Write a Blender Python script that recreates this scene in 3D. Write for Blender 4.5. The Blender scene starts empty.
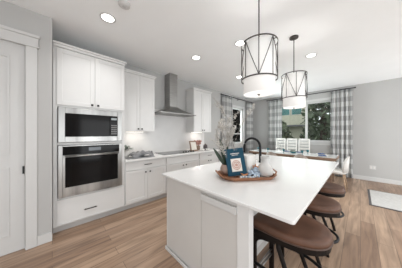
import bpy, bmesh, math, random
from mathutils import Vector, Matrix
random.seed(7)
S = bpy.context.scene
COL = S.collection
PI = math.pi
R = math.radians

# ------------------------------------------------------------------ camera
cam_d = bpy.data.cameras.new('camera')
cam = bpy.data.objects.new('camera', cam_d); COL.objects.link(cam)
cam_d.sensor_fit = 'HORIZONTAL'; cam_d.sensor_width = 36.0
cam_d.lens = 154.0 / 402 * 36.0
cam_d.clip_start = 0.05; cam_d.clip_end = 200
cam.location = (0, 0, 1.40)
cam.rotation_euler = (R(90), 0, R(46.0))
cam_d.shift_y = -(134 - 133.3) / 402
S.camera = cam

# ------------------------------------------------------------------ exposure
S.view_settings.view_transform = 'Standard'
S.view_settings.look = 'None'
S.view_settings.gamma = 1
S.view_settings.use_curve_mapping = False
S.view_settings.exposure = 0.32

# ------------------------------------------------------------------ world
W = bpy.data.worlds.new('world'); S.world = W; W.use_nodes = True
wb = W.node_tree.nodes['Background']
wb.inputs['Color'].default_value = (0.92, 0.965, 1.0, 1)
wb.inputs['Strength'].default_value = 1.5

LAMP_W = 4.8        # recessed ceiling lights
PEND_W = 3.5        # pendants
UNDER_W = 1.0       # strips under the wall cabinets

CEIL = 2.90; XW = -3.52; YB = 6.75; XP = -2.80

XR = 3.2; YF = -2.6
# daylight and added fill lamps: (y0, y1, watts) of invented openings in the right wall
SIDE = ((-1.9, 0.1, 30.0, 3, -12), (0.9, 3.1, 34.0, 3, -12), (3.9, 6.3, 68.0, -8, -34))
def fill_lamp(loc, rot, sx, sy, e):
    la = bpy.data.lights.new('daylight_fill', 'AREA'); la.shape = 'RECTANGLE'; la.size = sx; la.size_y = sy; la.energy = e; la.color = (0.95, 0.98, 1.0)
    lo = bpy.data.objects.new('daylight_fill', la); COL.objects.link(lo); lo.location = loc; lo.rotation_euler = rot
for a_, b_, e_, ti_, ya_ in SIDE: fill_lamp((XR + 0.30, (a_ + b_) / 2, 1.1), (0, R(90 + ti_), R(ya_)), 1.9, b_ - a_ - 0.1, e_)  # added fill lamps outside the invented right-wall openings
fill_lamp((-1.53, YB + 0.30, 1.85), (R(-90), 0, 0), 1.6, 1.2, 6.0)
fill_lamp((XW - 0.30, 5.52, 1.7), (0, R(-90), 0), 1.2, 0.65, 85.0)

fill_lamp((0.6, YF - 0.30, 1.1), (R(90 + 14), 0, 0), 2.6, 1.9, 22.0)  # added fill lamp behind an invented rear-wall opening

# ------------------------------------------------------------------ materials
def nt(name):
    m = bpy.data.materials.new(name); m.use_nodes = True
    return m, m.node_tree.nodes, m.node_tree.links, m.node_tree.nodes['Principled BSDF']

def pm(name, col, rough=0.5, metal=0.0, var=0.04, scale=6.0, bump=0.0, stretch=(1, 1, 1), coat=0.0, bscale=None, spec=0.5):
    m, N, L, b = nt(name)
    tc = N.new('ShaderNodeTexCoord'); mp = N.new('ShaderNodeMapping'); mp.inputs['Scale'].default_value = stretch
    L.new(tc.outputs['Object'], mp.inputs['Vector'])
    nz = N.new('ShaderNodeTexNoise'); nz.inputs['Scale'].default_value = scale; nz.inputs['Detail'].default_value = 5
    L.new(mp.outputs[0], nz.inputs['Vector'])
    cr = N.new('ShaderNodeValToRGB')
    cr.color_ramp.elements[0].position = 0.3; cr.color_ramp.elements[1].position = 0.7
    cr.color_ramp.elements[0].color = tuple(max(0, c * (1 - var)) for c in col) + (1,)
    cr.color_ramp.elements[1].color = tuple(min(1, c * (1 + var)) for c in col) + (1,)
    L.new(nz.outputs['Fac'], cr.inputs['Fac']); L.new(cr.outputs['Color'], b.inputs['Base Color'])
    b.inputs['Roughness'].default_value = rough; b.inputs['Metallic'].default_value = metal
    b.inputs['Coat Weight'].default_value = coat; b.inputs['Specular IOR Level'].default_value = spec
    if bump:
        n2 = N.new('ShaderNodeTexNoise'); n2.inputs['Scale'].default_value = bscale or scale * 8; n2.inputs['Detail'].default_value = 3
        L.new(mp.outputs[0], n2.inputs['Vector'])
        bp = N.new('ShaderNodeBump'); bp.inputs['Strength'].default_value = bump; bp.inputs['Distance'].default_value = 0.003
        L.new(n2.outputs['Fac'], bp.inputs['Height']); L.new(bp.outputs[0], b.inputs['Normal'])
    return m

def emit(name, col, s):
    m, N, L, b = nt(name)
    b.inputs['Base Color'].default_value = col + (1,)
    b.inputs['Emission Color'].default_value = col + (1,); b.inputs['Emission Strength'].default_value = s
    return m

def glass_mat(name, tint=(1, 1, 1), gloss=0.06, rough=0.02):
    m, N, L, b = nt(name)
    N.remove(b); out = [n for n in N if n.type == 'OUTPUT_MATERIAL'][0]
    t = N.new('ShaderNodeBsdfTransparent'); t.inputs['Color'].default_value = tint + (1,)
    g = N.new('ShaderNodeBsdfGlossy'); g.inputs['Roughness'].default_value = rough
    f = N.new('ShaderNodeFresnel'); f.inputs['IOR'].default_value = 1.45
    mx = N.new('ShaderNodeMixShader'); L.new(f.outputs[0], mx.inputs[0]); L.new(t.outputs[0], mx.inputs[1]); L.new(g.outputs[0], mx.inputs[2])
    L.new(mx.outputs[0], out.inputs['Surface'])
    return m

def wood_floor():
    m, N, L, b = nt('oak_plank_floor')
    tc = N.new('ShaderNodeTexCoord'); mp = N.new('ShaderNodeMapping'); mp.inputs['Rotation'].default_value = (0, 0, R(90))
    L.new(tc.outputs['Object'], mp.inputs['Vector'])
    br = N.new('ShaderNodeTexBrick'); br.offset = 0.37; br.offset_frequency = 2
    br.inputs['Scale'].default_value = 1.0; br.inputs['Brick Width'].default_value = 1.5; br.inputs['Row Height'].default_value = 0.15
    br.inputs['Mortar Size'].default_value = 0.0025; br.inputs['Mortar Smooth'].default_value = 0.1; br.inputs['Bias'].default_value = 0.0
    br.inputs['Color1'].default_value = (0.262, 0.166, 0.111, 1); br.inputs['Color2'].default_value = (0.42, 0.292, 0.204, 1)
    br.inputs['Mortar'].default_value = (0.17, 0.115, 0.08, 1)
    L.new(mp.outputs[0], br.inputs['Vector'])
    m2 = N.new('ShaderNodeMapping'); m2.inputs['Scale'].default_value = (9.0, 0.8, 1); m2.inputs['Rotation'].default_value = (0, 0, R(90))
    L.new(tc.outputs['Object'], m2.inputs['Vector'])
    nz = N.new('ShaderNodeTexNoise'); nz.inputs['Scale'].default_value = 2.2; nz.inputs['Detail'].default_value = 8; nz.inputs['Distortion'].default_value = 0.6
    L.new(m2.outputs[0], nz.inputs['Vector'])
    cr = N.new('ShaderNodeValToRGB'); cr.color_ramp.elements[0].position = 0.3; cr.color_ramp.elements[1].position = 0.72
    cr.color_ramp.elements[0].color = (0.62, 0.60, 0.58, 1); cr.color_ramp.elements[1].color = (1.3, 1.3, 1.3, 1)
    L.new(nz.outputs['Fac'], cr.inputs['Fac'])
    mx = N.new('ShaderNodeMix'); mx.data_type = 'RGBA'; mx.blend_type = 'MULTIPLY'; mx.inputs['Factor'].default_value = 1.0
    L.new(br.outputs['Color'], mx.inputs['A']); L.new(cr.outputs['Color'], mx.inputs['B'])
    L.new(mx.outputs['Result'], b.inputs['Base Color'])
    b.inputs['Roughness'].default_value = 0.36
    bp = N.new('ShaderNodeBump'); bp.inputs['Strength'].default_value = 0.15; bp.inputs['Distance'].default_value = 0.002
    L.new(nz.outputs['Fac'], bp.inputs['Height']); L.new(bp.outputs[0], b.inputs['Normal'])
    return m

def wood(name, c1, c2, rough=0.45, scale=3.0, axis=(1, 12, 12), spec=0.4):
    m, N, L, b = nt(name)
    tc = N.new('ShaderNodeTexCoord'); mp = N.new('ShaderNodeMapping'); mp.inputs['Scale'].default_value = axis
    L.new(tc.outputs['Object'], mp.inputs['Vector'])
    nz = N.new('ShaderNodeTexNoise'); nz.inputs['Scale'].default_value = scale; nz.inputs['Detail'].default_value = 6; nz.inputs['Distortion'].default_value = 0.8
    L.new(mp.outputs[0], nz.inputs['Vector'])
    cr = N.new('ShaderNodeValToRGB'); cr.color_ramp.elements[0].position = 0.32; cr.color_ramp.elements[1].position = 0.68
    cr.color_ramp.elements[0].color = c1 + (1,); cr.color_ramp.elements[1].color = c2 + (1,)
    L.new(nz.outputs['Fac'], cr.inputs['Fac']); L.new(cr.outputs['Color'], b.inputs['Base Color'])
    b.inputs['Roughness'].default_value = rough; b.inputs['Specular IOR Level'].default_value = spec
    return m

def plaid_cloth():
    m, N, L, b = nt('grey_check_curtain_cloth')
    uv = N.new('ShaderNodeUVMap'); sep = N.new('ShaderNodeSeparateXYZ'); L.new(uv.outputs[0], sep.inputs[0])
    def band(out, period, duty):
        d = N.new('ShaderNodeMath'); d.operation = 'DIVIDE'; d.inputs[1].default_value = period; L.new(out, d.inputs[0])
        f = N.new('ShaderNodeMath'); f.operation = 'FRACT'; L.new(d.outputs[0], f.inputs[0])
        g = N.new('ShaderNodeMath'); g.operation = 'LESS_THAN'; g.inputs[1].default_value = duty; L.new(f.outputs[0], g.inputs[0])
        return g.outputs[0]
    a = band(sep.outputs['X'], 0.26, 0.5); c = band(sep.outputs['Y'], 0.30, 0.5)
    ad = N.new('ShaderNodeMath'); ad.operation = 'ADD'; L.new(a, ad.inputs[0]); L.new(c, ad.inputs[1])
    h = N.new('ShaderNodeMath'); h.operation = 'MULTIPLY'; h.inputs[1].default_value = 0.5; L.new(ad.outputs[0], h.inputs[0])
    cr = N.new('ShaderNodeValToRGB'); cr.color_ramp.interpolation = 'CONSTANT'
    e = cr.color_ramp.elements; e[0].position = 0; e[0].color = (0.88, 0.88, 0.87, 1)
    e[1].position = 0.4; e[1].color = (0.68, 0.68, 0.67, 1)
    e2 = e.new(0.8); e2.color = (0.48, 0.48, 0.48, 1)
    L.new(h.outputs[0], cr.inputs['Fac']); L.new(cr.outputs['Color'], b.inputs['Base Color'])
    b.inputs['Roughness'].default_value = 0.9
    out = [n for n in N if n.type == 'OUTPUT_MATERIAL'][0]
    tr = N.new('ShaderNodeBsdfTranslucent'); L.new(cr.outputs['Color'], tr.inputs['Color'])
    mx = N.new('ShaderNodeMixShader'); mx.inputs[0].default_value = 0.45
    L.new(b.outputs[0], mx.inputs[1]); L.new(tr.outputs[0], mx.inputs[2]); L.new(mx.outputs[0], out.inputs['Surface'])
    return m

def brushed(name, col, rough, stretch, metal=1.0, var=0.10):
    return pm(name, col, rough, metal, var, 5.0, 0.03, stretch)

M = dict(
    wall=pm('pale_grey_wall_paint', (0.47, 0.465, 0.455), 0.85, var=0.015, scale=3, bump=0.02, bscale=150),
    ceil=pm('ceiling_paint', (0.92, 0.93, 0.935), 0.9, var=0.01, scale=3, bump=0.04, bscale=90),
    trim=pm('white_trim_paint', (0.60, 0.595, 0.585), 0.5, var=0.01),
    cab=pm('white_cabinet_paint', (0.70, 0.695, 0.685), 0.42, var=0.012),
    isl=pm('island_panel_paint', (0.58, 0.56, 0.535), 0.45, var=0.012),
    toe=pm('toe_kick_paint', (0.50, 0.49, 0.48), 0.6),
    quartz=pm('white_quartz', (0.74, 0.735, 0.725), 0.17, var=0.025, scale=4.0),
    splash=pm('white_backsplash', (0.66, 0.65, 0.64), 0.3, var=0.02),
    steel=brushed('brushed_stainless', (0.33, 0.325, 0.315), 0.30, (1, 1.6, 0.15), var=0.40),  # light and dark bands in the colour imitate vertical highlights
    steel_h=brushed('hood_stainless', (0.36, 0.355, 0.345), 0.36, (1, 1, 14)),
    blackglass=pm('black_appliance_glass', (0.008, 0.0075, 0.0075), 0.08, spec=0.12),
    darkglass=pm('oven_window_glass', (0.007, 0.006, 0.006), 0.1, spec=0.12),
    black=pm('matte_black_metal', (0.008, 0.008, 0.009), 0.4, spec=0.3),
    bronze=pm('dark_bronze_metal', (0.07, 0.062, 0.058), 0.45, 0.3, spec=0.3),
    nickel=pm('brushed_nickel', (0.30, 0.29, 0.28), 0.35, 1.0),
    darkwood=wood('espresso_wood', (0.006, 0.0045, 0.004), (0.014, 0.009, 0.007), 0.5, spec=0.15),
    leather=pm('brown_leather', (0.115, 0.055, 0.034), 0.48, spec=0.35, var=0.28, scale=7, bump=0.12, bscale=120),
    piping=pm('dark_brown_leather_piping', (0.07, 0.035, 0.023), 0.45, var=0.2),
    floor=wood_floor(),
    oak=wood('light_oak_wood', (0.33, 0.22, 0.14), (0.47, 0.33, 0.22), 0.45),
    tablewood=wood('table_edge_wood', (0.20, 0.13, 0.09), (0.30, 0.20, 0.14), 0.5),
    traywood=wood('reddish_tray_wood', (0.20, 0.085, 0.045), (0.37, 0.18, 0.10), 0.4),
    plaid=plaid_cloth(),
    glass=glass_mat('window_pane_glass', (0.93, 0.96, 0.95)),
    ceramic=pm('white_ceramic', (0.72, 0.70, 0.67), 0.35, var=0.06, scale=20),
    cream=pm('cream_upholstery', (0.66, 0.64, 0.61), 0.85, var=0.05, scale=30, bump=0.1),
    taupe=pm('taupe_upholstery', (0.30, 0.25, 0.215), 0.8, var=0.08, scale=20),
    slat=pm('cream_painted_wood', (0.74, 0.72, 0.68), 0.6, var=0.08, scale=10),
    dark=pm('charcoal_seat', (0.07, 0.06, 0.06), 0.7),
    teal=pm('teal_glazed', (0.04, 0.14, 0.16), 0.2, var=0.15),
    blue=pm('cobalt_napkin', (0.05, 0.10, 0.24), 0.8, var=0.25, scale=15),
    greyc=pm('grey_napkin', (0.20, 0.20, 0.205), 0.85, var=0.35, scale=18),
    leafd=pm('dark_green_leaf', (0.03, 0.052, 0.03), 0.5, var=0.35, scale=12),
    leafp=pm('pale_sage_leaf', (0.25, 0.28, 0.24), 0.7, var=0.25, scale=12),
    blossom=pm('cream_blossom', (0.60, 0.57, 0.53), 0.8, var=0.12, scale=20),
    twig=pm('grey_brown_twig', (0.16, 0.14, 0.115), 0.8, var=0.2),
    potc=pm('taupe_stone_pot', (0.34, 0.245, 0.20), 0.6, var=0.2, scale=14),
    bookb=pm('navy_book_cover', (0.006, 0.050, 0.085), 0.5, spec=0.2, var=0.12),
    paper=pm('cream_paper', (0.68, 0.64, 0.58), 0.8, var=0.04),
    rosed=pm('dusty_rose_print', (0.42, 0.22, 0.18), 0.7, var=0.3, scale=40),
    shell=pm('orange_coral', (0.52, 0.22, 0.10), 0.6, var=0.3, scale=25),
    beadb=pm('pale_blue_bead', (0.32, 0.42, 0.52), 0.5, var=0.25, scale=20),
    patt=pm('blue_grey_patterned_cloth', (0.30, 0.36, 0.43), 0.85, var=0.6, scale=45),
    frost=pm('frosted_glass', (0.72, 0.71, 0.69), 0.15, var=0.08, scale=15, coat=0.3),
    rug=pm('pale_grey_rug', (0.55, 0.54, 0.52), 0.95, var=0.08, scale=30, bump=0.3),
    rugb=pm('dark_grey_rug_border', (0.12, 0.11, 0.11), 0.95, var=0.1, scale=30),
    bulb=emit('lamp_diffuser', (1.0, 0.97, 0.93), 5.0),
    shade=None, strip=emit('under_cabinet_strip', (1.0, 0.95, 0.88), 1.6),
    foliage=pm('tree_foliage', (0.17, 0.20, 0.12), 0.7, var=0.6, scale=2.5),
    foliage2=pm('dark_tree_foliage', (0.10, 0.125, 0.075), 0.7, var=0.6, scale=2.5),
    bark=pm('tree_bark', (0.09, 0.065, 0.05), 0.9, var=0.3),
    lawn=pm('lawn', (0.10, 0.14, 0.07), 0.95, var=0.4, scale=2),
    stucco=pm('cream_siding', (0.62, 0.58, 0.46), 0.8, var=0.05),
    houseg=pm('teal_house_glazing', (0.06, 0.20, 0.19), 0.15, var=0.3, scale=1.5),
    roof=pm('grey_roof', (0.15, 0.15, 0.16), 0.8, var=0.2),
)
def shade_mat(name, e):
    m, N, L, b = nt(name)
    b.inputs['Base Color'].default_value = (0.80, 0.79, 0.77, 1); b.inputs['Roughness'].default_value = 0.9
    tc = N.new('ShaderNodeTexCoord'); nz = N.new('ShaderNodeTexNoise'); nz.inputs['Scale'].default_value = 60
    L.new(tc.outputs['Object'], nz.inputs['Vector'])
    bp = N.new('ShaderNodeBump'); bp.inputs['Strength'].default_value = 0.1; L.new(nz.outputs['Fac'], bp.inputs['Height']); L.new(bp.outputs[0], b.inputs['Normal'])
    b.inputs['Emission Color'].default_value = (1.0, 0.975, 0.95, 1); b.inputs['Emission Strength'].default_value = e
    return m
_b = M['frost'].node_tree.nodes['Principled BSDF']; _b.inputs['Transmission Weight'].default_value = 0.4; _b.inputs['IOR'].default_value = 1.2
for _k in ('blackglass', 'darkglass'): M[_k].node_tree.nodes['Principled BSDF'].inputs['IOR'].default_value = 1.5
M['shade'] = shade_mat('white_fabric_shade', 0.20)
M['diffuser'] = shade_mat('glowing_white_diffuser', 0.55)

# ------------------------------------------------------------------ mesh helper
def wloc(o):
    v = Vector((0, 0, 0))
    while o is not None:
        v += Vector(o.location); o = o.parent
    return v

class B:
    def __init__(s): s.bm = bmesh.new()
    def box(s, x0, x1, y0, y1, z0, z1):
        v = [s.bm.verts.new((x, y, z)) for x in (x0, x1) for y in (y0, y1) for z in (z0, z1)]
        for f in ((0, 1, 3, 2), (4, 6, 7, 5), (0, 4, 5, 1), (2, 3, 7, 6), (0, 2, 6, 4), (1, 5, 7, 3)):
            s.bm.faces.new([v[i] for i in f])
        return s
    def tube(s, pts, r, n=8, close=False, flat=None):
        pts = [Vector(p) for p in pts]; k = len(pts)
        rs = r if isinstance(r, (list, tuple)) else [r] * k
        rings = []
        for i, p in enumerate(pts):
            if close: t = pts[(i + 1) % k] - pts[i - 1]
            else: t = pts[min(i + 1, k - 1)] - pts[max(i - 1, 0)]
            t.normalize()
            up = Vector((0, 0, 1)) if abs(t.z) < 0.95 else Vector((1, 0, 0))
            a = t.cross(up).normalized(); b = a.cross(t).normalized()
            fa, fb = flat or (1, 1)
            rings.append([s.bm.verts.new(p + a * math.cos(2 * PI * j / n) * rs[i] * fa + b * math.sin(2 * PI * j / n) * rs[i] * fb) for j in range(n)])
        m = k if close else k - 1
        for i in range(m):
            q, w = rings[i], rings[(i + 1) % k]
            for j in range(n): s.bm.faces.new((q[j], q[(j + 1) % n], w[(j + 1) % n], w[j]))
        if not close:
            s.bm.faces.new(rings[0][::-1]); s.bm.faces.new(rings[-1])
        return s
    def lathe(s, prof, c=(0, 0, 0), n=24, sx=1, sy=1):
        rings = []
        for r, z in prof:
            if r < 1e-5: rings.append([s.bm.verts.new((c[0], c[1], c[2] + z))])
            else: rings.append([s.bm.verts.new((c[0] + sx * r * math.cos(2 * PI * j / n), c[1] + sy * r * math.sin(2 * PI * j / n), c[2] + z)) for j in range(n)])
        for q, w in zip(rings, rings[1:]):
            for j in range(n):
                a, b_ = q[j % len(q)], q[(j + 1) % len(q)]; c_, d = w[(j + 1) % len(w)], w[j % len(w)]
                vs = []
                for v in (a, b_, c_, d):
                    if v not in vs: vs.append(v)
                if len(vs) > 2: s.bm.faces.new(vs)
        return s
    def prism(s, outline, z0, z1):       # outline: list of (x, y)
        a = [s.bm.verts.new((x, y, z0)) for x, y in outline]; b = [s.bm.verts.new((x, y, z1)) for x, y in outline]
        n = len(a)
        s.bm.faces.new(a[::-1]); s.bm.faces.new(b)
        for i in range(n): s.bm.faces.new((a[i], a[(i + 1) % n], b[(i + 1) % n], b[i]))
        return s
    def loft(s, loops, cap=True, close=True):
        L_ = [[s.bm.verts.new(p) for p in lp] for lp in loops]
        n = len(L_[0])
        for q, w in zip(L_, L_[1:]):
            for i in range(n if close else n - 1): s.bm.faces.new((q[i], q[(i + 1) % n], w[(i + 1) % n], w[i]))
        if cap: s.bm.faces.new(L_[0][::-1]); s.bm.faces.new(L_[-1])
        return s
    def quad(s, *ps):
        s.bm.faces.new([s.bm.verts.new(p) for p in ps]); return s
    def ball(s, c, r, seg=10, sc=(1, 1, 1)):
        m = Matrix.Translation(c) @ Matrix.Diagonal((sc[0], sc[1], sc[2], 1))
        bmesh.ops.create_uvsphere(s.bm, u_segments=seg, v_segments=max(6, seg * 2 // 3), radius=r, matrix=m); return s
    def xf(s, mat): bmesh.ops.transform(s.bm, matrix=mat, verts=s.bm.verts); return s
    def build(s, name, mat, parent=None, bevel=0.0, smooth=False, local=False, solid=0.0, sub=0):
        if parent is not None and not local:
            bmesh.ops.translate(s.bm, vec=-wloc(parent), verts=s.bm.verts)
        bmesh.ops.recalc_face_normals(s.bm, faces=s.bm.faces)
        me = bpy.data.meshes.new(name); s.bm.to_mesh(me); s.bm.free()
        if isinstance(mat, str): mat = M[mat]
        me.materials.append(mat)
        if smooth:
            for p in me.polygons: p.use_smooth = True
        o = bpy.data.objects.new(name, me); COL.objects.link(o)
        if parent is not None: o.parent = parent
        if solid:
            md = o.modifiers.new('solid', 'SOLIDIFY'); md.thickness = solid; md.offset = 0
        if sub:
            md = o.modifiers.new('sub', 'SUBSURF'); md.levels = sub; md.render_levels = sub
        if bevel:
            md = o.modifiers.new('bevel', 'BEVEL'); md.width = bevel; md.segments = 2; md.limit_method = 'ANGLE'; md.angle_limit = R(40)
        return o

def tag(o, label, cat, group=None, kind=None):
    o['label'] = label; o['category'] = cat
    if group: o['group'] = group
    if kind: o['kind'] = kind
    return o
def thing(name, loc, label, cat, group=None, rz=0):
    o = bpy.data.objects.new(name, None); COL.objects.link(o); o.location = loc; o.rotation_euler = (0, 0, rz)
    o.empty_display_size = 0.1
    return tag(o, label, cat, group)
def struct(o): o['kind'] = 'structure'; return o
def copy_tree(o, parent=None):
    c = o.copy(); COL.objects.link(c); c.parent = parent
    for ch in list(o.children): copy_tree(ch, c)
    return c
def again(o, loc, label, rz=None):
    c = copy_tree(o); c.location = loc; c['label'] = label
    if rz is not None: c.rotation_euler = (0, 0, rz)
    return c

# ------------------------------------------------------------------ setting
struct(B().box(-4.0, XR, YF, YB + 0.15, -0.12, 0.0).build('floor', 'floor'))
struct(B().box(-4.0, XR, YF, YB + 0.15, CEIL, CEIL + 0.12).build('ceiling', 'ceil'))

# left (kitchen) wall with the narrow dining window opening
LW0, LW1, LZ0, LZ1 = 5.12, 5.92, 0.98, 2.44
b = B(); b.box(XW - 0.14, XW, 0.0, LW0, 0, CEIL); b.box(XW - 0.14, XW, LW1, YB + 0.15, 0, CEIL)
b.box(XW - 0.14, XW, LW0, LW1, 0, LZ0); b.box(XW - 0.14, XW, LW0, LW1, LZ1, CEIL)
struct(b.build('wall_left', 'wall'))
# back wall with the large window opening
BW0, BW1, BZ0, BZ1 = -2.42, -0.64, 1.10, 2.53
b = B(); b.box(XW, BW0, YB, YB + 0.15, 0, CEIL); b.box(BW1, XR, YB, YB + 0.15, 0, CEIL)
b.box(BW0, BW1, YB, YB + 0.15, 0, BZ0); b.box(BW0, BW1, YB, YB + 0.15, BZ1, CEIL)
struct(b.build('wall_back', 'wall'))
# pantry wall with a door opening
DY0, DY1, DZ = -1.03, -0.235, 2.47
b = B(); b.box(XP - 0.14, XP, DY1, 0.0, 0, CEIL); b.box(XP - 0.14, XP, YF, DY0, 0, CEIL); b.box(XP - 0.14, XP, DY0, DY1, DZ, CEIL)
b.box(XW - 0.14, XP - 0.14, -0.12, 0.0, 0, CEIL)
struct(b.build('wall_pantry', 'wall'))

b = B().box(XP - 0.14, -0.75, YF - 0.12, YF, 0, CEIL); b.box(1.95, XR, YF - 0.12, YF, 0, CEIL)
b.box(-0.75, 1.95, YF - 0.12, YF, 0, 0.12); b.box(-0.75, 1.95, YF - 0.12, YF, 2.2, CEIL); struct(b.build('wall_rear', 'wall'))  # unseen wall, its opening invented for the rear fill lamp

b = B(); ys = [YF] + [v for w_ in SIDE for v in w_[:2]] + [YB + 0.15]
for k in range(0, len(ys), 2): b.box(XR, XR + 0.15, ys[k], ys[k + 1], 0, CEIL)
for w_ in SIDE: b.box(XR, XR + 0.15, w_[0], w_[1], 0, 0.12); b.box(XR, XR + 0.15, w_[0], w_[1], 2.55, CEIL)  # unseen wall, its openings invented to let the side fill in
struct(b.build('wall_right', 'wall'))

# door
d = struct(B().box(XP - 0.055, XP - 0.02, DY0 + 0.004, DY1 - 0.004, 0.01, DZ - 0.004).build('door_1', 'trim', bevel=0.002))
b = B()
for z0, z1 in ((0.2, 1.0), (1.15, 2.3)):
    y0, y1 = DY0 + 0.12, DY1 - 0.12
    b.box(XP - 0.021, XP - 0.012, y0, y1, z0, z0 + 0.02); b.box(XP - 0.021, XP - 0.012, y0, y1, z1 - 0.02, z1)
    b.box(XP - 0.021, XP - 0.012, y0, y0 + 0.02, z0 + 0.02, z1 - 0.02); b.box(XP - 0.021, XP - 0.012, y1 - 0.02, y1, z0 + 0.02, z1 - 0.02)
b.build('panel_moulding', 'trim', d)
for z in (0.96,):
    B().box(XP - 0.021, XP - 0.004, DY1 - 0.022, DY1 - 0.006, z - 0.045, z + 0.045).build('latch_plate', 'black', d)
b = B(); b.tube([(XP - 0.02, DY0 + 0.07, 1.0), (XP + 0.03, DY0 + 0.07, 1.0)], 0.012); b.ball((XP + 0.045, DY0 + 0.07, 1.0), 0.027, 14)
b.build('door_knob', 'black', d, smooth=True)
# casing
b = B(); cw = 0.10
b.box(XP, XP + 0.02, DY1 + 0.004, DY1 + cw, 0, DZ); b.box(XP, XP + 0.02, DY0 - cw, DY0 - 0.004, 0, DZ)
b.box(XP, XP + 0.024, DY0 - cw - 0.01, DY1 + cw + 0.01, DZ, DZ + 0.10)
b.box(XP, XP + 0.036, DY0 - cw - 0.022, DY1 + cw + 0.022, DZ + 0.10, DZ + 0.135)
b.box(XP, XP + 0.030, DY0 - cw - 0.016, DY1 + cw + 0.016, DZ - 0.018, DZ)
b.box(XP - 0.14, XP, DY1 - 0.003, DY1 + 0.004, 0, DZ)
struct(b.build('trim_1', 'trim', bevel=0.003))

def baseb(name, x0, x1, y0, y1, h=0.13):
    b = B().box(x0, x1, y0, y1, 0.0, h - 0.012)
    struct(b.build(name, 'trim', bevel=0.004))
baseb('baseboard_pantry', XP, XP + 0.016, DY1 + cw + 0.001, 0.0)
baseb('baseboard_back', XW + 0.016, XR, YB - 0.016, YB)
baseb('baseboard_left', XW, XW + 0.016, 3.56, YB)

# windows: frame, sash, glass
def window(name, axis, c0, c1, z0, z1, plane, depth, muls, trans):
    """axis 'x': opening in a wall at y=plane (outside is +y); axis 'y': wall at x=plane (outside is -x)"""
    s_ = 1 if axis == 'x' else -1
    def bx(b, a0, a1, d0, d1, e0, e1):
        p0, p1 = sorted((plane + s_ * d0, plane + s_ * d1))
        if axis == 'x': b.box(a0, a1, p0, p1, e0, e1)
        else: b.box(p0, p1, a0, a1, e0, e1)
    b = B(); w = 0.05
    bx(b, c0, c0 + w, 0.04, 0.11, z0, z1); bx(b, c1 - w, c1, 0.04, 0.11, z0, z1)
    bx(b, c0, c1, 0.04, 0.11, z0, z0 + w); bx(b, c0, c1, 0.04, 0.11, z1 - w, z1)
    for m_ in muls: bx(b, m_ - 0.035, m_ + 0.035, 0.045, 0.105, z0 + w, z1 - w)
    for t in trans: bx(b, c0 + w, c1 - w, 0.05, 0.10, t - 0.022, t + 0.022)
    o = struct(b.build(name, 'trim', bevel=0.003))
    g = B(); bx(g, c0 + w, c1 - w, 0.072, 0.078, z0 + w, z1 - w); g.build('glass_pane', 'glass', o)
    c = B(); cw = 0.085
    bx(c, c0 - cw, c0, -0.02, 0.0, z0 - 0.02, z1 + cw); bx(c, c1, c1 + cw, -0.02, 0.0, z0 - 0.02, z1 + cw)
    bx(c, c0, c1, -0.02, 0.0, z1, z1 + cw)
    c.build('window_casing', 'trim', o, bevel=0.003)
    k = B(); bx(k, c0 - cw - 0.02, c1 + cw + 0.02, -0.05, 0.04, z0 - 0.028, z0); bx(k, c0 - cw, c1 + cw, -0.018, 0, z0 - 0.11, z0 - 0.028)
    k.build('window_sill', 'trim', o, bevel=0.003)
window('window_1', 'x', BW0, BW1, BZ0, BZ1, YB, 0, [-1.40], [])
window('window_2', 'y', LW0, LW1, LZ0, LZ1, XW, 0, [], [1.38])

# ------------------------------------------------------------------ cabinets
def shaker(b, x, y0, y1, z0, z1, w=0.058, th=0.02, rec=0.007):
    b.box(x - th, x - rec, y0, y1, z0, z1)
    b.box(x - rec, x, y0, y0 + w, z0, z1); b.box(x - rec, x, y1 - w, y1, z0, z1)
    b.box(x - rec, x, y0 + w, y1 - w, z0, z0 + w); b.box(x - rec, x, y0 + w, y1 - w, z1 - w, z1)
    return b
def knob(x, y, z, parent):
    b = B(); b.tube([(x, y, z), (x + 0.016, y, z)], 0.006); b.box(x + 0.014, x + 0.026, y - 0.014, y + 0.014, z - 0.014, z + 0.014)
    return b.build('knob', 'black', parent, bevel=0.002)
def pull(x, y, z, L_, parent):
    b = B()
    for s_ in (-1, 1): b.tube([(x, y + s_ * L_ * 0.38, z), (x + 0.026, y + s_ * L_ * 0.38, z)], 0.005)
    b.box(x + 0.022, x + 0.033, y - L_ / 2, y + L_ / 2, z - 0.006, z + 0.006)
    return b.build('pull_handle', 'black', parent, bevel=0.002)
def door(x, y0, y1, z0, z1, parent, kn=None):
    o = shaker(B(), x, y0, y1, z0, z1).build('door', 'cab', parent, bevel=0.0015)
    if kn: knob(x, kn[0], kn[1], o)
    return o
def crown(x, y0, y1, z, parent, xw=XW, left=True):
    b = B()
    b.box(xw, x + 0.008, y0 - (0.008 if left else 0), y1 + 0.008, z, z + 0.04)
    b.box(xw, x + 0.028, y0 - (0.0 if left is None else 0.0), y1 + 0.028, z + 0.04, z + 0.058)
    return b.build('crown_moulding', 'cab', parent, bevel=0.004)

XF = -2.90
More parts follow.
